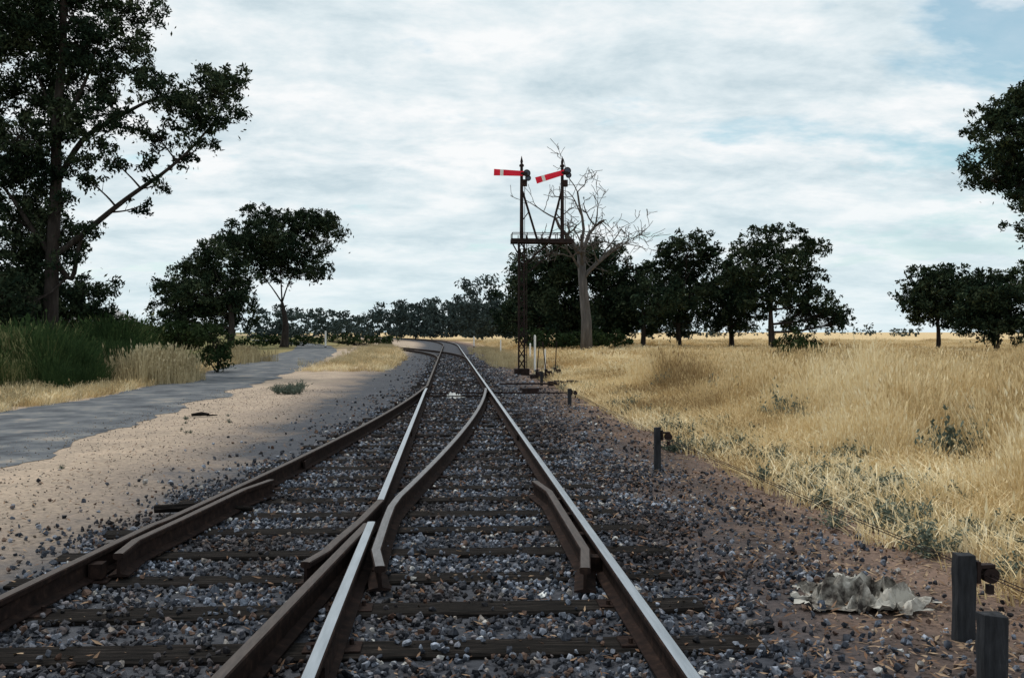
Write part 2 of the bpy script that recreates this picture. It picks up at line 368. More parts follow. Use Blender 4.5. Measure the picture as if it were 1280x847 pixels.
scatter('dry_grass_field',P1[:,:3],np.stack([rng.uniform(-.2,.2,n),rng.uniform(-.2,.2,n),rng.uniform(0,6.28,n)],1),np.stack([s_*.5+.6,s_*.5+.6,s_],1),src,True)
P2=[]
for i in range(15000):
    y=30+125*random.random()**.75; x=random.uniform(3.5,.66*y+5)
    d=x-(5.0+.6*mn.noise(Vector((0,y*.3,2))))-(curve(y))
    if d<0 and random.random()>.12: continue
    P2.append((x,y,-.03,(.6+.45*mn.noise(Vector((x*.2,y*.15,0)))+.2*mn.noise(Vector((x*.8,y*.6,0))))*min(1,.4+.4*max(0,d))))
n=len(P2); P2=np.array(P2); s_=np.maximum(.2,P2[:,3])*rng.uniform(.7,1.25,n)
scatter('dry_grass_field_far',P2[:,:3],np.stack([np.zeros(n),np.zeros(n),rng.uniform(0,6.28,n)],1),np.stack([s_*.5+.9,s_*.5+.9,s_],1),srcf)
srct=[clump(40+i,m_straw,40,.22,(.10,.3),.006,1.6,.1,4) for i in range(4)]
P3=[]
for i in range(5600):
    y=4+36*random.random()**.8; x=edge(y)+random.gauss(.1,.8)
    if x<3.5: continue
    P3.append((x,y,gz(x,y)-.01))
for i in range(1500):
    y=16+45*random.random(); x=np.interp(y,[p[0] for p in far],[p[1] for p in far])-random.random()**1.5*4-.1
    P3.append((x,y,-.02))
for i in range(1300):
    y=42+60*random.random(); x=random.uniform(-6.2,-2.6)-max(0,(y-60)*.06)
    P3.append((x,y,-.02))
n=len(P3); s_=rng.uniform(.6,1.25,n)
scatter('flattened_dry_grass',np.array(P3),np.stack([rng.uniform(-.2,.2,n),rng.uniform(-.2,.2,n),rng.uniform(0,6.28,n)],1),np.stack([s_,s_,s_],1),srct,True)
srcg=[clump(60+i,m_green,70,.28,(.6,1.1),.013,.5,.15,4) for i in range(4)]
P4=[]
for i in range(6500):
    y=25+24*random.random(); fe=np.interp(y,[p[0] for p in far],[p[1] for p in far])
    x=fe-1.2-20*random.random()**1.2
    if y<27.5+2.5*mn.noise(Vector((x*.3,0,0))) : continue
    if x>-11.3 and y>31: continue
    hh=min(1,.35+(fe-1.0-x)*.25)*(1.35+1.1*mn.noise(Vector((x*.4,y*.4,3))))
    P4.append((x,y,-.03,max(.4,hh)))
n=len(P4); P4=np.array(P4); s_=P4[:,3]*rng.uniform(.7,1.2,n)
scatter('green_long_grass',P4[:,:3],np.stack([rng.uniform(-.15,.15,n),rng.uniform(-.15,.15,n),rng.uniform(0,6.28,n)],1),np.stack([s_,s_,s_],1),srcg,True)
P5=[]
for i in range(300):
    u=random.gauss(0,.5); P5.append((-9.75+u,random.gauss(34.0,.9),-.03,max(.5,1.4-.5*u*u)*random.uniform(.6,1.1)))
for i in range(120): P5.append((random.gauss(-11.6,.5),random.gauss(56,2.0),-.03,1.1))
for i in range(500):
    y=random.uniform(17,30); P5.append((np.interp(y,[p[0] for p in far],[p[1] for p in far])-.2-6*random.random(),y,-.03,.45))
for i in range(350): P5.append((random.gauss(3.6,.7)-.02,random.uniform(45,100),-.03,.5))
for i in range(420):
    y=random.uniform(48,120); P5.append((random.gauss(-5.2,.9)-max(0,(y-60)*.05),y,-.03,.5))
n=len(P5); P5=np.array(P5); s_=P5[:,3]*rng.uniform(.6,1.1,n)
scatter('dry_grass_tufts',P5[:,:3],np.stack([rng.uniform(-.1,.1,n),rng.uniform(-.1,.1,n),rng.uniform(0,6.28,n)],1),np.stack([s_,s_,s_],1),srcl)
# ---------------------------------------------------------------- leaves helper
def leaf_mesh(centres,size,asp=.38,droop=.5):
    n=len(centres); c=np.asarray(centres)
    d=rng.normal(size=(n,3)); d[:,2]-=droop; d/=np.linalg.norm(d,axis=1)[:,None]
    q=rng.normal(size=(n,3)); q-= (q*d).sum(1)[:,None]*d; q/=np.linalg.norm(q,axis=1)[:,None]
    L_=(size*rng.uniform(.6,1.3,n))[:,None]
    v=np.stack([c-d*L_*.5,c+q*L_*asp*.5,c+d*L_*.5,c-q*L_*asp*.5],1).reshape(-1,3)
    return v
def fast_mesh(name,v,mat,parent=None):
    n=len(v)//4; me=bpy.data.meshes.new(name); me.vertices.add(n*4); me.vertices.foreach_set('co',v.astype(np.float32).ravel())
    me.loops.add(n*4); me.loops.foreach_set('vertex_index',np.arange(n*4,dtype=np.int32))
    me.polygons.add(n); me.polygons.foreach_set('loop_start',np.arange(0,n*4,4,dtype=np.int32)); me.polygons.foreach_set('loop_total',np.full(n,4,dtype=np.int32))
    me.materials.append(mat); me.update(calc_edges=True); o=bpy.data.objects.new(name,me); S.collection.objects.link(o)
    if parent: o.parent=parent
    return o
def weed(seed):
    r_=np.random.default_rng(seed); mb=MB(); cs=[]
    for i in range(30):
        a=r_.uniform(0,6.28); l=r_.uniform(.12,.36); t=r_.uniform(.1,1.0); e=(l*math.cos(a)*t,l*math.sin(a)*t,l*(1.0-.6*t))
        mb.tube([(0,0,0),(e[0]*.4,e[1]*.4,e[2]*.6),e],[.004,.003,.001],3)
        for k in range(14):
            u=r_.uniform(.25,1.05); cs.append((e[0]*u+r_.normal()*.015,e[1]*u+r_.normal()*.015,e[2]*u+r_.normal()*.015))
    v=leaf_mesh(cs,.045,.45,-.4)
    mb.add(v,[(4*i,4*i+1,4*i+2,4*i+3) for i in range(len(cs))])
    return raw_obj('weed',mb,[m_weed])
P6=[]
cl=[(4.25,13),(4.0,11.3),(4.6,15.5),(3.9,17),(4.4,20),(4.2,23),(4.0,9.2),(4.3,8.1),(4.9,10.3),(4.5,26),(4.2,30),(3.9,36),(5.2,12.5),(4.7,7.4),(5.0,9.2),(4.6,11.8),(3.8,14.5),(4.9,17.5)]
for cx,cy in cl:
    for k in range(12): P6.append((cx+random.gauss(0,.22),cy+random.gauss(0,.45)))
for i in range(130): y=random.uniform(6,45); P6.append((edge(y)-.5+random.gauss(0,.5),y))
for cx,cy in((6.6,11.5),(7.2,12.3),(6.3,17),(8.5,15),(7.3,19),(6.2,22),(9.8,17),(6.0,27),(7.0,31)):
    for k in range(9): P6.append((cx+random.gauss(0,.35),cy+random.gauss(0,.7)))
for cx,cy in((-4.3,27),(-4.6,29)):
    for k in range(9): P6.append((cx+random.gauss(0,.35),cy+random.gauss(0,.5)))
for i in range(8): P6.append((random.uniform(-5,-3.6),random.uniform(9,20)))
n=len(P6); s_=rng.uniform(.45,1.05,n); s_[-8:]*=.35
P6=np.array([(x,y,gz(x,y)) for x,y in P6]); big=(P6[:,0]>5.6); s_[big]*=1.4; sz=s_.copy(); sz[big]*=1.6
scatter('grey_green_weeds',P6,np.stack([np.zeros(n),np.zeros(n),rng.uniform(0,6.28,n)],1),np.stack([s_,s_,sz],1),[weed(i) for i in range(4)])
# ---------------------------------------------------------------- trees
m_bark=noisy('eucalypt_bark',[(.3,(.014,.012,.011)),(.55,(.036,.030,.027)),(.8,(.085,.075,.067))],scale=3,bump=.7,bdist=.04,stretch=(2,2,.4))
m_dead=noisy('dead_tree_wood',[(.3,(.05,.047,.045)),(.6,(.11,.102,.098)),(.8,(.19,.18,.17))],scale=2.5,bump=.5,bdist=.03,stretch=(2,2,.3))
m_leaf=leafmat('eucalypt_leaves',[(0,(.006,.011,.008)),(.4,(.013,.023,.015)),(.75,(.032,.046,.026)),(1,(.07,.086,.05))])
m_leafg=leafmat('shrub_leaves',[(0,(.007,.013,.007)),(.5,(.018,.032,.014)),(1,(.05,.07,.03))])
m_leafd=leafmat('haze_tinted_leaves',[(0,(.022,.034,.035)),(.5,(.04,.056,.055)),(1,(.07,.09,.08))],.08)  # distance haze painted into the leaf colour: paler and bluer, no haze volume
def tree(name,D,trunk,r0,limbs,lobes,leaf=.2,dens=1.,mat=None,shrub=False,subr=.36,fill=1.2,ls=1.3):
    mat=mat or m_leaf; s=D/FL; root=empty(name,W((trunk[0][0]-640)*s,D,0))
    R0=Vector(root.location)
    def pt(px,py,dd=0):
        return Vector(W((px-640)*s,D+dd,EYE+(415-py)*s))-R0
    mb=MB(); segs=[]
    tp=[pt(px,py,random.uniform(-.15,.15)*i) for i,(px,py) in enumerate(trunk)]
    tp[0].z=-.15
    def smooth(p,k=4):
        out=[]
        for i in range(len(p)-1):
            a=p[max(i-1,0)];b_=p[i];c=p[i+1];d=p[min(i+2,len(p)-1)]
            for j in range(k):
                t=j/k; out.append(.5*((2*b_)+(c-a)*t+(2*a-5*b_+4*c-d)*t*t+(3*b_-a-3*c+d)*t**3))
        out.append(p[-1]); return out
    if not shrub:
        q=smooth(tp); n=len(q); rad=[r0*(1.25 if i==0 else 1)*(1-.68*i/(n-1)) for i in range(n)]
        mb.tube(q,rad,9); segs+= [(q[i],rad[i]) for i in range(n//3,n)]
        for lm in limbs:
            dd=random.uniform(-1,1)*2.2*s*20*.5
            pp=[pt(px,py,dd*(i/(len(lm)-1)))+(Vector((random.gauss(0,.12),0,random.gauss(0,.12)))*s*20 if 0<i<len(lm)-1 else Vector((0,0,0))) for i,(px,py) in enumerate(lm)]
            st=min(segs,key=lambda t:(t[0]-pp[0]).length); pp[0]=st[0]; r1=min(st[1]*.6,r0*.42)
            q=smooth(pp); n=len(q); rad=[r1*(1-.75*i/(n-1)) for i in range(n)]
            mb.tube(q,rad,7); segs+=[(q[i],rad[i]) for i in range(1,n)]
    else: segs=[(Vector((0,0,0)),.05)]
    cs=[]
    for (px,py,rx,ry) in lobes:
        RX,RY=rx*s*ls,ry*s*ls; dd=random.uniform(-1,1)*(.9*RX+ .4)
        c=pt(px,py,dd)
        if c.z-RY<.2: c.z=max(c.z,RY*.5)
        cand=[t for t in segs if t[0].z<c.z-.1*(t[0]-c).length] or segs
        st=min(cand,key=lambda t:(t[0]-c).length)
        mid=(st[0]+c)/2+Vector((random.uniform(-.1,.1),random.uniform(-.1,.1),-.05))*(c-st[0]).length
        L0=(c-st[0]).length; rb=min(st[1]*.7,.02+.014*L0+RX*.010)
        q=smooth([st[0],mid,c],4); rad=[rb*(1-.6*i/(len(q)-1)) for i in range(len(q))]
        if L0>.05: mb.tube(q,rad,5)
        if not shrub: segs.append((q[-3],rad[-3]))
        rs=max(.28,subr*min(RX,RY))
        vol=RX*RY*RX/(rs**3); ns=int(max(7,min(60,vol*.8*fill)))
        for k in range(ns):
            d=rng.normal(size=3); d/=np.linalg.norm(d); rr=rng.uniform(.1,1.12)**.55
            e=c+Vector((d[0]*RX*rr,d[1]*RX*rr,d[2]*RY*rr))
            t0=q[random.randint(len(q)//2,len(q)-1)]
            m2=(t0+e)/2+Vector((0,0,random.uniform(-.1,.15)*rs))
            mb.tube([t0,m2,e],[rad[-1]*.7,rad[-1]*.45,.008],4,cap=False)
            rc=rs*rng.uniform(.5,1.35)
            nl=int(dens*1.25*rc*rc*math.pi/(leaf*leaf*.19))
            p=rng.normal(size=(nl,3)); p/=np.linalg.norm(p,axis=1)[:,None]; p*=(rng.random(nl)**.5)[:,None]*rc
            p[:,2]*=.7; p[:,2]-=.15*rc*(p[:,0]**2+p[:,1]**2)/(rc*rc)
            k2=max(3,nl//6); w_=rng.normal(size=(k2,3))*rc*.6; w_[:,2]-=rc*.5; p=np.concatenate([p,w_])
            p=p+np.array(e); p=p[p[:,2]>.05]; cs.append(p)
    mb.done('trunk_and_branches',[m_bark],root,smooth=True)
    cs=np.concatenate(cs)
    fast_mesh('foliage',leaf_mesh(cs,leaf),mat,root)
    return root
tree('eucalyptus_tree',40,[(60,467),(64,400),(68,320),(70,230),(75,150),(85,60),(90,-20)],.34,
 [[(68,335),(95,305),(130,268),(165,240),(200,215),(235,180),(265,145)],[(70,240),(105,180),(140,150),(180,130),(205,120)],[(75,170),(110,110),(130,60)],
  [(66,330),(45,290),(20,250),(0,220)],[(66,380),(85,345),(100,300),(120,275)],[(74,160),(50,100),(30,60)]],
 [(290,128,34,26),(262,100,26,16),(242,145,30,20),(260,182,20,13),(212,122,28,18),(185,162,26,15),(152,150,30,18),(200,230,18,9),(165,255,20,9),(218,198,20,11),(300,105,18,14),(235,118,26,16),
  (100,25,48,30),(150,55,32,22),(60,70,42,32),(20,30,45,36),(150,5,38,20),(15,110,38,32),(60,140,30,24),(105,105,30,22),(15,180,40,32),(45,215,30,20),
  (20,250,40,28),(10,310,44,34),(38,345,30,24),(10,380,40,34),(100,205,22,13),(118,285,16,8),(90,255,18,10),(150,205,20,10),(185,90,22,12),(130,90,24,16),(85,165,26,16),(125,230,18,9),(130,180,20,12),(175,200,16,8),(105,140,22,14),
  (60,300,30,22),(30,280,34,24),(20,215,36,24),(45,180,28,20),(5,60,40,34),(115,60,32,24),(50,20,40,30),(5,345,46,34),(45,385,34,28),(90,328,18,11),(85,290,18,12),
  (-40,150,55,45),(-50,280,55,55),(-30,20,55,50),(-40,380,50,40)],leaf=.2,dens=.95,fill=1.0,ls=1.24)
tree('eucalyptus_tree',58,[(108,450),(108,400)],.2,[],[(112,362,28,20),(85,382,26,24),(132,385,18,14),(60,392,30,24),(20,395,36,26),(105,402,34,14),(-10,370,36,30),(40,370,26,22)],leaf=.27)
tree('eucalyptus_tree',110,[(355,434),(357,405),(352,378)],.5,[[(352,378),(335,352),(312,330)],[(352,378),(366,345),(386,310)],[(352,378),(350,330),(348,300)]],
 [(350,280,34,15),(387,285,28,17),(320,298,28,17),(368,312,32,16),(347,338,28,12),(394,338,20,10),(328,270,22,10),(300,305,18,11),(405,276,16,9),(372,268,24,8),(320,328,22,10),(350,308,26,14),(335,318,22,12)],leaf=.42)
tree('eucalyptus_tree',100,[(288,436),(290,400),(284,370)],.42,[[(284,370),(270,345),(262,325)],[(284,370),(245,372),(225,355)]],
 [(275,316,22,12),(236,342,32,16),(205,360,20,12),(255,366,32,18),(294,343,20,16),(225,384,34,14),(300,378,18,12),(268,393,36,16),(290,300,14,8),(250,335,22,12),(240,375,34,14),(275,355,24,14),(215,398,28,12)],leaf=.4)
tree('eucalyptus_tree',85,[(672,440),(676,400),(680,360)],.4,[],
 [(665,345,28,20),(692,325,30,16),(742,325,30,16),(766,340,16,20),(650,372,22,22),(700,362,42,30),(748,372,34,28),(642,400,20,16),(690,398,44,18),(745,402,38,18),(715,340,30,20),(770,375,20,22),(720,400,40,18)],leaf=.36,ls=1.4)
tree('eucalyptus_tree',82,[(803,442),(805,400),(800,370)],.25,[],[(798,338,20,15),(792,366,20,18),(815,383,28,18),(828,358,18,16),(800,402,28,15),(785,395,20,16),(810,360,18,16),(780,372,18,14)],leaf=.34)
tree('eucalyptus_tree',84,[(850,442),(848,400),(856,350)],.25,[],[(858,305,26,12),(848,334,26,15),(878,324,18,11),(840,372,28,17),(868,370,26,18),(850,400,36,15),(858,350,26,15),(830,390,20,14),(836,315,14,9)],leaf=.34)
tree('eucalyptus_tree',88,[(915,440),(914,410),(910,380)],.28,[],[(903,340,24,12),(918,364,28,15),(898,386,24,14),(932,391,22,12),(883,358,14,10),(905,362,20,12),(910,405,24,10)],leaf=.35)
tree('eucalyptus_tree',80,[(966,440),(963,405),(962,375)],.33,[[(962,375),(945,350),(930,325)],[(962,375),(985,345),(1002,320)],[(963,385),(1000,385),(1025,378)]],
 [(962,296,34,10),(930,316,25,13),(1000,311,27,11),(960,335,42,15),(1004,342,32,13),(926,348,24,14),(1020,370,30,13),(975,366,32,14),(1042,390,20,11),(1004,394,26,13),(1054,402,13,9),(945,372,26,13),(965,315,36,13)],leaf=.34,ls=1.26)
tree('eucalyptus_tree',75,[(1173,442),(1172,415),(1168,385)],.22,[[(1168,395),(1155,375),(1145,365)]],[(1165,340,28,10),(1144,362,20,14),(1180,360,24,15),(1150,386,22,12),(1188,388,18,12),(1132,378,10,9),(1165,372,24,15),(1170,395,24,12),(1165,355,28,13)],leaf=.32)
tree('eucalyptus_tree',68,[(1246,445),(1246,415),(1240,385)],.24,[],[(1232,352,24,12),(1262,356,26,14),(1214,378,20,16),(1248,388,30,17),(1280,378,28,24),(1230,405,28,15),(1290,350,24,16),(1262,408,30,15),(1236,370,28,17),(1215,398,18,13)],leaf=.3)
tree('eucalyptus_tree',45,[(1400,461),(1392,330),(1370,220),(1350,130)],.4,[[(1385,300),(1340,250),(1300,225),(1270,205)],[(1370,220),(1330,180),(1285,160)]],
 [(1250,135,24,18),(1218,195,20,12),(1260,170,28,19),(1240,222,24,12),(1268,250,20,14),(1286,114,24,18),(1300,200,45,40),(1276,283,14,9),(1290,335,14,14),(1360,150,60,60),(1340,260,50,40),(1224,165,17,11),(1204,212,10,6),(1262,205,22,18),(1238,150,22,15),(1275,228,22,18),(1273,140,24,20)],leaf=.22,dens=1.0,ls=1.22)
tree('shrub',50,[(1000,452),(1000,440)],.05,[],[(998,432,20,15),(983,440,13,9),(1016,438,14,11),(1000,420,12,9)],leaf=.17,mat=m_leafg,shrub=True)
tree('shrub',41,[(272,465),(272,450)],.05,[],[(270,438,14,14),(266,418,11,11),(278,449,11,8),(260,444,9,8),(272,426,13,12),(262,407,8,6)],leaf=.16,mat=m_leafg,shrub=True)
tree('shrub',62,[(215,440),(215,430)],.05,[],[(175,414,26,11),(205,417,28,12),(240,414,24,11),(150,414,22,10),(225,425,26,9),(120,415,34,12),(80,412,30,12)],leaf=.24,mat=m_leafg,shrub=True)
tree('shrub',52,[(30,450),(30,440)],.05,[],[(20,410,34,16),(60,414,30,14),(95,420,24,12),(-20,405,34,18),(130,424,18,9)],leaf=.22,mat=m_leafg,shrub=True)
tree('shrub',120,[(420,432),(420,428)],.05,[],[(385,425,22,4),(430,424,26,5),(470,425,22,4),(340,424,20,6)],leaf=.45,mat=m_leafg,shrub=True)
tree('shrub',75,[(325,440),(325,436)],.05,[],[(318,428,10,6),(300,430,12,6)],leaf=.3,mat=m_leafg,shrub=True)
tree('shrub',78,[(700,441),(700,436)],.05,[],[(690,424,22,9),(715,426,18,8),(760,424,22,9),(665,422,16,9),(735,424,18,8)],leaf=.3,mat=m_leafg,shrub=True)
def treeline(name,D,spans,mat,leaf,jd=.12,tall=.45):
    cs=[]
    for (xa,xb,top,n) in spans:
        for k in range(n):
            px=random.uniform(xa,xb); d=D*random.uniform(1-jd,1+jd*1.6); s=d/FL
            H=(415-top)*D/FL*random.uniform(tall,1.12)+EYE
            base=np.array(W((px-640)*s,d,0)); rw=H*random.uniform(.25,.5)
            for j in range(random.randint(7,12)):
                c=base+np.array([rng.normal()*rw*.6,rng.normal()*rw*.5,H*rng.uniform(.12,.92)])
                rc=rw*rng.uniform(.22,.48); nl=int(rc*rc*math.pi/(leaf*leaf*.25)*1.2)
                p=rng.normal(size=(nl,3)); p/=np.linalg.norm(p,axis=1)[:,None]; p*=(rng.random(nl)**.45)[:,None]*rc; p[:,2]*=.6
                q=p+c; q=q[q[:,2]>.1]; cs.append(q)
    v=leaf_mesh(np.concatenate(cs),leaf,.5); return fast_mesh(name,v,mat)
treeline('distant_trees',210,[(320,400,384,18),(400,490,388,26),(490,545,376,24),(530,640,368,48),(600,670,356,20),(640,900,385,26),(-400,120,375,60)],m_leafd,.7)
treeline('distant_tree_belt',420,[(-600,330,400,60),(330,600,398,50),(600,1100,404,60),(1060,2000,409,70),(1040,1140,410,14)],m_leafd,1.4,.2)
# dead tree
def dead(D,bx):
    s=D/FL; root=empty('dead_tree',W((bx-640)*s,D,0)); R0=Vector(root.location); mb=MB(); r_=random.Random(11)
    def pt(px,py,dd=0): return Vector(W((px-640)*s,D+dd,EYE+(415-py)*s))-R0
    def grow(p,d,L_,r,dep):
        n=5; pts=[p]; rad=[r]; q=p.copy(); dd=d.copy()
        for i in range(n):
            dd=(dd+Vector((r_.gauss(0,.2),r_.gauss(0,.2),r_.gauss(.03,.15)))).normalized(); q=q+dd*(L_/n); pts.append(q.copy()); rad.append(max(.02,r*(1-.55*(i+1)/n)))
        mb.tube(pts,rad,6 if dep<2 else 4,cap=False)
        if dep<4:
            for k in range(r_.choice((3,4,4)) if dep<3 else 3):
                i=r_.randint(2,n); side=Vector((r_.gauss(0,1),r_.gauss(0,1),r_.gauss(0.1,.6))).normalized()
                grow(pts[i],(dd*.55+side*.8).normalized(),L_*r_.uniform(.45,.75),rad[i]*.75,dep+1)
    tr=[pt(733,450),pt(733,400),pt(729,360),pt(726,318)]; tr[0].z=-.1
    mb.tube(tr,[.46,.36,.31,.27],10)
    for a,b_,r in (((726,320),(716,262),.2),((728,325),(752,268),.19),((729,345),(775,305),.15),((728,335),(700,303),.15),((726,318),(735,242),.14),((729,350),(788,308),.10),((728,340),(692,290),.10)):
        A=pt(*a);B=pt(*b_,r_.uniform(-1.6,1.6)); grow(A,(B-A).normalized(),(B-A).length*1.0,r,1)
    mb.done('trunk_and_branches',[m_dead],root,smooth=True)
dead(70,733)
# ---------------------------------------------------------------- bracket semaphore signal
m_iron=noisy('weathered_dark_iron',[(.3,(.010,.008,.008)),(.6,(.028,.018,.017)),(.8,(.055,.031,.024))],scale=6,rough=.7,bump=.2)
m_red=noisy('red_signal_paint',[(.3,(.60,.015,.04)),(.7,(.78,.03,.06))],scale=4,rough=.5,bump=.05)
m_white=noisy('white_paint',[(.3,(.62,.62,.60)),(.7,(.82,.82,.8))],scale=6,rough=.6,bump=.1)
m_glass=noisy('dark_spectacle_glass',[(.3,(.02,.03,.05)),(.7,(.04,.05,.09))],scale=4,rough=.2,bump=0,spec=.4)
sc=40/FL
sig=empty('semaphore_signal',W(12*sc,40,0))
mb=MB()
hw=.12
for sx_ in(-1,1):
    for sy_ in(-1,1): mb.beam((sx_*hw,sy_*hw,-.1),(sx_*hw*.8,sy_*hw*.8,5.3),.05)
z=.2
while z<5.1:
    for s1 in(-1,1):
        mb.beam((-hw*s1,-hw,z),(hw*s1,-hw,z+.4),.024); mb.beam((-hw*s1,hw,z),(hw*s1,hw,z+.4),.024)
        mb.beam((-hw,-hw*s1,z),(-hw,hw*s1,z+.4),.024); mb.beam((hw,-hw*s1,z),(hw,hw*s1,z+.4),.024)
    z+=.4
mb.box((0,0,.05),(.6,.6,.3))
mb.done('lattice_mast',[m_iron],sig)
mb=MB()
mb.box((.82,0,5.36),(2.5,.75,.06)); 
for yy_ in(-.34,.34):
    mb.box((.82,yy_,5.28),(2.5,.06,.12))
    mb.beam((-.4,yy_,5.62),(2.05,yy_,5.62),.03)
    for xx in(-.4,.2,.82,1.4,2.05): mb.beam((xx,yy_,5.3),(xx,yy_,5.62),.03)
mb.beam((.1,0,4.35),(1.1,0,5.25),.07); mb.beam((.05,0,3.9),(1.7,0,5.25),.05); mb.beam((-.08,0,4.7),(-.4,0,5.28),.05)
mb.done('platform',[m_iron],sig)
mb=MB()
for x0 in(0,1.64):
    mb.tube([(x0,0,5.3),(x0,0,8.3)],[.085,.06],8); mb.tube([(x0,0,8.3),(x0,0,8.36),(x0,0,8.42),(x0,0,8.5),(x0,0,8.72)],[.1,.1,.04,.06,.008],8)
    mb.beam((x0+.13,.08,5.3),(x0+.13,.08,7.8),.02)
    mb.box((x0+.12,.05,7.65),(.2,.2,.26))
mb.beam((.04,0,7.3),(.62,0,5.4),.08); mb.beam((1.6,0,7.3),(1.12,0,5.4),.08)
mb.beam((.3,0,6.5),(.0,0,6.1),.04); mb.beam((1.35,0,6.5),(1.64,0,6.1),.04)
mb.done('signal_posts',[m_iron],sig)
mb=MB()
for sx_ in(-.17,.17): mb.beam((sx_,-.5,0),(sx_,-.42,5.5),.03)
z=.2
while z<5.4: mb.beam((-.17,-.5+.08*z/5.5,z),(.17,-.5+.08*z/5.5,z),.022); z+=.28
for z in(1.5,3,4.5): mb.beam((0,-.1,z),(0,-.47,z),.03)
mb.done('ladder',[m_iron],sig)
def arm(x0,z0,ang,nm):
    mb=MB(); c,s=math.cos(ang),math.sin(ang)
    def bx(a0,a1,h0,h1,t,mi):
        vs=[]
        for yv_ in(-t,t):
            for (u,w_) in((a0,-h0),(a0,h0),(a1,h1),(a1,-h1)): vs.append((x0-u*c-w_*s,-.14+yv_,z0-u*s+w_*c))
        mb.add(vs,[(0,1,2,3),(7,6,5,4),(0,4,5,1),(1,5,6,2),(2,6,7,3),(3,7,4,0)],mi)
    bx(-.08,.74,.10,.12,.012,0); bx(.74,.87,.12,.122,.013,1); bx(.87,1.12,.122,.13,.012,0)
    for cx,cz,rr in((.20,.02,.13),(.25,-.17,.10)):
        ring=[(x0+cx*c+rr*math.cos(t),-.14,z0+cx*s+cz+rr*math.sin(t)) for t in np.linspace(0,6.2832,15)]
        mb.tube(ring,.022,5,2)
        vs=[(p[0],-.14,p[2]) for p in ring[:-1]]; mb.add(vs,[tuple(range(len(vs)))],3)
    mb.tube([(x0,-.2,z0),(x0,.08,z0)],.05,8,2); mb.box((x0+.12,-.14,z0-.02),(.2,.03,.14),2)
    mb.done(nm,[m_red,m_white,m_iron,m_glass],sig)
arm(0,8.0,math.radians(-2),'signal_arm_main'); arm(1.64,8.05,math.radians(17),'signal_arm_branch')
# ---------------------------------------------------------------- small trackside things
m_post=noisy('grey_post_timber',[(.3,(.014,.015,.017)),(.6,(.035,.037,.042)),(.8,(.10,.10,.10))],scale=8,bump=.8,bdist=.01,stretch=(3,3,.5))
def stake(lat,D,h,w,pulley):
    root=empty('signal_wire_post',W(lat,D,0)); z0=-.12
    mb=MB(); vs=[]; n=6
    for i in range(n+1):
        z=z0+(h-z0)*i/n; e=.004
        for a_,b_ in((-1,-1),(1,-1),(1,1),(-1,1)): vs.append((a_*w/2+random.uniform(-e,e),b_*w*.36+random.uniform(-e,e),z+(random.uniform(-.01,.01) if i==n else 0)))
    fs=[(0,3,2,1),tuple(n*4+k for k in range(4))]
    for i in range(n):
        for k in range(4): fs.append((i*4+k,i*4+(k+1)%4,i*4+4+(k+1)%4,i*4+4+k))
    mb.add(vs,fs); mb.done('stake',[m_post],root,bevel=.004)
    if pulley:
        mb=MB(); zc=h-.09
        mb.box((w/2+.05,-.01,zc+.03),(.12,.05,.02)); mb.box((w/2+.012,-.01,zc),(.02,.07,.12))
        mb.tube([(w/2+.09,-.035,zc-.02),(w/2+.09,-.028,zc-.02),(w/2+.09,-.015,zc-.02),(w/2+.09,.0,zc-.02),(w/2+.09,.012,zc-.02),(w/2+.09,.02,zc-.02)],[.045,.045,.03,.03,.045,.045],14)
        mb.tube([(w/2+.09,-.05,zc-.02),(w/2+.09,.035,zc-.02)],.012,8)
        mb.box((w/2+.09,-.01,zc-.10),(.03,.04,.05))
        mb.done('wire_pulley',[m_iron],root)
    return root
stake(2.50,5.5,.43,.105,True); stake(2.27,4.7,.33,.115,False); stake(1.77,12.1,.50,.08,True); stake(1.33,23,.36,.09,True); stake(.95,32,.4,.09,True)
wm=MB()
for off in(0,.04):
    path=[(2.98+off,4.0,.32),(2.95+off,5.3,.32),(2.58+off,12,.38),(2.82+off,23,.28),(3.0+off,32,.3),(3.1+off,39,.3)]
    wm.tube(path,.003,4)
wm.done('signal_wires',[m_iron])
def wpost(lat,D,h,r=.05):
    root=empty('white_marker_post',W(lat,D,0)); mb=MB(); mb.tube([(0,0,-.1),(0,0,h-.04),(0,0,h)],[r,r,r*.5],8); mb.done('post',[m_white],root)
    mb=MB(); mb.tube([(0,0,-.02),(0,0,.12)],r*1.25,8); mb.done('foot',[m_iron],root)
wpost(.92,40,1.55,.045); wpost(1.3,39,1.0,.03); wpost(-.85,75,1.1); wpost(-20.6,110,1.8,.1); wpost(-4.2,110,1.2,.08); wpost(1.1,60,1.0)
def lever(lat,D,ang):
    root=empty('point_lever',W(lat,D,0)); mb=MB()
    mb.box((0,0,.06),(.5,.28,.14)); mb.box((0,0,.2),(.1,.2,.22)); mb.tube([(0,0,.2),(math.sin(ang)*1.0,0,.2+math.cos(ang)*1.0)],[.022,.016],6)
    mb.tube([(math.sin(ang)*.95,0,.2+math.cos(ang)*.95),(math.sin(ang)*1.12,0,.2+math.cos(ang)*1.12)],.028,6); mb.box((.1,-.12,.15),(.2,.12,.2))
    mb.done('lever_frame',[m_iron],root)
lever(.9,36,.08); lever(1.25,36.5,-.12); lever(1.65,38,.05)
mb=MB()
for i in range(5): mb.box((.2+i*.22,0,.06+.03*(i%2)),(.16,.3,.14),0,.2*i,.01)
mb.beam((-1.4,0,.05),(1.5,0,.05),.04); mb.beam((-1.2,.25,.05),(1.4,.3,.05),.04)
mb.done('point_crank_equipment',[m_iron],None,loc=W(1.0,31,0))
mb=MB(); mb.box((0,0,.05),(.45,.25,.12),0,.1,.01); mb.tube([(-.3,0,.1),(.35,0,.1)],.02,6); mb.done('point_lock_casting',[m_iron],None,loc=W(.5,27.6,0))
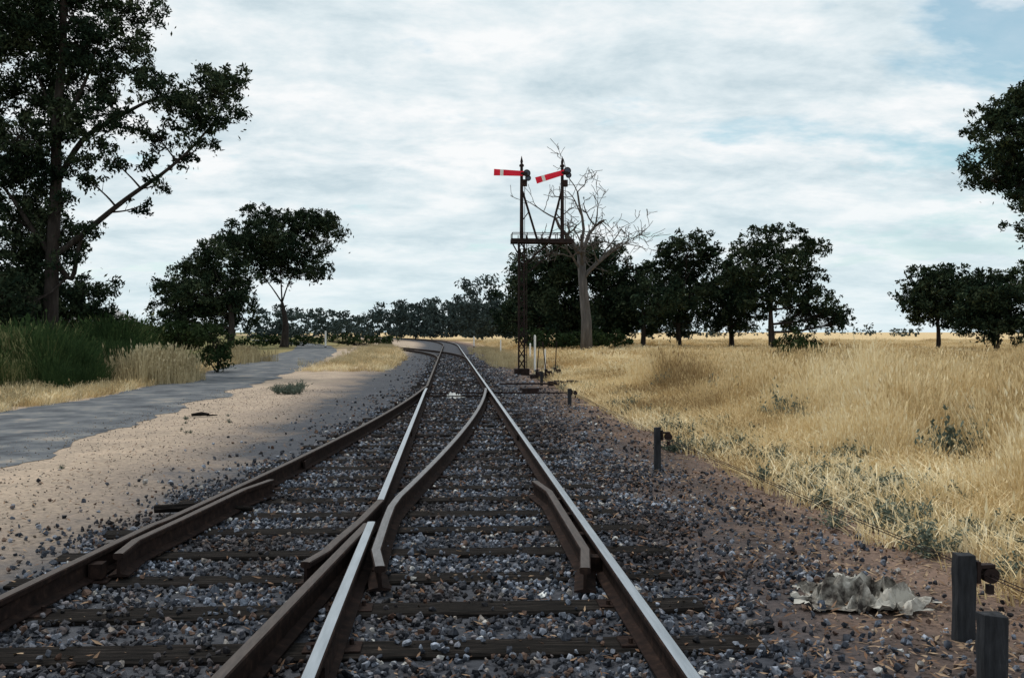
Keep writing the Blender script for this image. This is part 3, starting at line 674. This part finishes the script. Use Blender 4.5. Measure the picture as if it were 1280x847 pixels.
def crumple(name,loc,sx_,sy_,hz,mat,seed,rz=0):
    n=46; vs=[];fs=[]; cr,sr=math.cos(rz),math.sin(rz)
    for j in range(n):
        for i in range(n):
            u=i/(n-1)-.5; v_=j/(n-1)-.5; p=Vector((u*3.2,v_*2.6,seed))
            a=1-abs(mn.noise(p*1.4))*2.6; b_=1-abs(mn.noise(p*3.6))*2.6; c=mn.noise(p*9)
            env=max(0,1-(2*math.hypot(u,v_))**2*.8)
            z=max(.002,hz*(a*.5+b_*.45+c*.25-.25)*env)
            ex=1+.35*mn.noise(Vector((u*4,v_*4,seed+5))); x=u*sx_*ex+.09*mn.noise(p*2.3+Vector((9,0,0))); y=v_*sy_*ex+.09*mn.noise(p*2.1+Vector((0,9,0)))
            vs.append((x*cr-y*sr,x*sr+y*cr,z+.02))
    for j in range(n-1):
        for i in range(n-1):
            if (i-n/2)**2+(j-n/2)**2>(n*.5)**2*(.8+1.1*mn.noise(Vector((i*.16,j*.16,seed)))): continue
            fs.append((j*n+i,j*n+i+1,(j+1)*n+i+1,(j+1)*n+i))
    me=bpy.data.meshes.new(name); me.from_pydata(vs,[],fs); me.materials.append(mat); o=bpy.data.objects.new(name,me); S.collection.objects.link(o); o.location=loc
m_cr=noisy('dirty_pale_sheeting',[(.4,(.035,.03,.027)),(.48,(.18,.165,.145)),(.58,(.44,.42,.38))],scale=5.5,bump=.4,bdist=.01)
l=W(2.15,6.2); crumple('crumpled_sheeting',(l[0],l[1],gz(l[0],l[1])),.95,.62,.26,m_cr,3.3,-.35)
crumple('crumpled_rag',(.1,25.4,-.03),.55,.5,.22,m_white,8.1)
mb=MB(); mb.tube([(-.18,0,.04),(0,.03,.06),(.16,.0,.05)],[.03,.045,.025],6); mb.tube([(.1,.05,.03),(.3,.1,.03)],[.02,.01],5); mb.done('fallen_branch',[m_wood],None,loc=W(-6.1,19.5,0))
mb=MB(); mb.tube([(-.4,0,.03),(0,.05,.04),(.5,-.05,.03)],[.04,.045,.02],6); mb.done('fallen_branch',[m_wood],None,loc=W(-2.9,9.2,0))
m_wall=noisy('cream_weatherboard',[(.3,(.5,.47,.38)),(.7,(.6,.56,.46))],scale=2,bump=.1)
m_roof=noisy('iron_roof',[(.3,(.25,.25,.25)),(.7,(.38,.37,.36))],scale=2,bump=.1)
hs=empty('weatherboard_house',W(-62,150,0))
mb=MB(); mb.box((0,0,1.6),(9,7,3.2)); mb.done('walls',[m_wall],hs)
mb=MB(); mb.add([(-4.9,-3.9,3.15),(4.9,-3.9,3.15),(4.9,3.9,3.15),(-4.9,3.9,3.15),(-2.5,0,5),(2.5,0,5)],[(0,1,5,4),(1,2,5),(2,3,4,5),(3,0,4),(3,2,1,0)]); mb.done('roof',[m_roof],hs)
mb=MB(); 
for x in(-2.8,2.6): mb.box((x,-3.53,1.8),(1.3,.1,1.2))
mb.box((0,-3.53,1.05),(.9,.1,2.05)); mb.done('windows_and_door',[m_glass],hs)
# ---------------------------------------------------------------- sky, sun, camera
SE,SR=math.radians(58),math.radians(-35)
w=bpy.data.worlds.new('World'); S.world=w; w.use_nodes=True; nt=w.node_tree; nt.nodes.clear(); Lk=nt.links.new
out=N(nt,'ShaderNodeOutputWorld'); bg=N(nt,'ShaderNodeBackground'); bg.inputs[1].default_value=.1; Lk(bg.outputs[0],out.inputs[0])
sky=N(nt,'ShaderNodeTexSky',sky_type='NISHITA'); sky.sun_disc=False; sky.sun_elevation=SE; sky.sun_rotation=SR; sky.dust_density=1.0
tc=N(nt,'ShaderNodeTexCoord'); sp=N(nt,'ShaderNodeSeparateXYZ'); Lk(tc.outputs['Generated'],sp.inputs[0])
zz=M('MAXIMUM',M('ADD',sp.outputs['Z'],.20),.05)
cx=N(nt,'ShaderNodeCombineXYZ'); Lk(M('DIVIDE',sp.outputs['X'],zz),cx.inputs[0]); Lk(M('DIVIDE',sp.outputs['Y'],zz),cx.inputs[1])
def WN(scale,det,rough,off):
    mp=N(nt,'ShaderNodeMapping'); mp.inputs['Location'].default_value=off; mp.inputs['Scale'].default_value=(.9,1.1,1); Lk(cx.outputs[0],mp.inputs[0])
    n=N(nt,'ShaderNodeTexNoise'); n.inputs['Scale'].default_value=scale; n.inputs['Detail'].default_value=det; n.inputs['Roughness'].default_value=rough; n.inputs['Distortion'].default_value=.15
    Lk(mp.outputs[0],n.inputs['Vector']); return n.outputs[0]
cov=WN(2.0,6,.58,(3.1,1.7,0)); shade=WN(3.2,6,.62,(7,2,4))
d0=Vector((.54*CT+ST,CT-.54*ST,.25)).normalized()
dp=N(nt,'ShaderNodeVectorMath',operation='DOT_PRODUCT'); Lk(tc.outputs['Generated'],dp.inputs[0]); dp.inputs[1].default_value=d0
hole=M('MAXIMUM',M('MULTIPLY_ADD',dp.outputs['Value'],36,-35),0)     # a thinner part of the cloud sheet
cov2=M('SUBTRACT',cov,M('MULTIPLY',hole,.17))
cr=ramp(nt,[(.30,(0,0,0)),(.42,(1,1,1))]); Lk(cov2,cr.inputs[0])
cc=ramp(nt,[(.34,(5.7,6.9,7.5)),(.48,(7.5,8.4,8.8)),(.62,(9.5,9.7,9.8))]); Lk(shade,cc.inputs[0])
hz=M('SUBTRACT',1,M('MULTIPLY',sp.outputs['Z'],6)); hz=M('MAXIMUM',hz,0)
fac=M('MAXIMUM',cr.outputs[0],M('MINIMUM',hz,1))
fac=M('MULTIPLY_ADD',fac,.68,.32)
tint=N(nt,'ShaderNodeMix',data_type='RGBA',blend_type='MULTIPLY'); tint.inputs[0].default_value=1; Lk(sky.outputs[0],tint.inputs[6]); tint.inputs[7].default_value=(.85,1.25,1.15,1)
mx=N(nt,'ShaderNodeMix',data_type='RGBA'); Lk(fac,mx.inputs[0]); Lk(tint.outputs[2],mx.inputs[6]); Lk(cc.outputs[0],mx.inputs[7])
mh=N(nt,'ShaderNodeMix',data_type='RGBA'); Lk(M('MULTIPLY',M('MINIMUM',hz,1),.6),mh.inputs[0]); Lk(mx.outputs[2],mh.inputs[6]); mh.inputs[7].default_value=(7.3,8.7,9.1,1)
Lk(mh.outputs[2],bg.inputs[0])
sd=bpy.data.lights.new('sun','SUN'); sd.energy=2.2; sd.angle=math.radians(10); sd.color=(1,.95,.87)
so=bpy.data.objects.new('sun',sd); S.collection.objects.link(so)
dv=Vector((math.sin(SR)*math.cos(SE),math.cos(SR)*math.cos(SE),math.sin(SE)))
so.rotation_euler=dv.to_track_quat('Z','Y').to_euler(); so.location=(0,0,30)
cd=bpy.data.cameras.new('camera'); cd.lens=35; cd.sensor_width=36; cd.clip_end=9000; cd.clip_start=.05
co=bpy.data.objects.new('camera',cd); S.collection.objects.link(co); co.location=(0,0,EYE)
co.rotation_euler=(math.radians(90-.39),0,-TH); S.camera=co
S.view_settings.view_transform='Standard'; S.view_settings.look='None'; S.view_settings.exposure=0
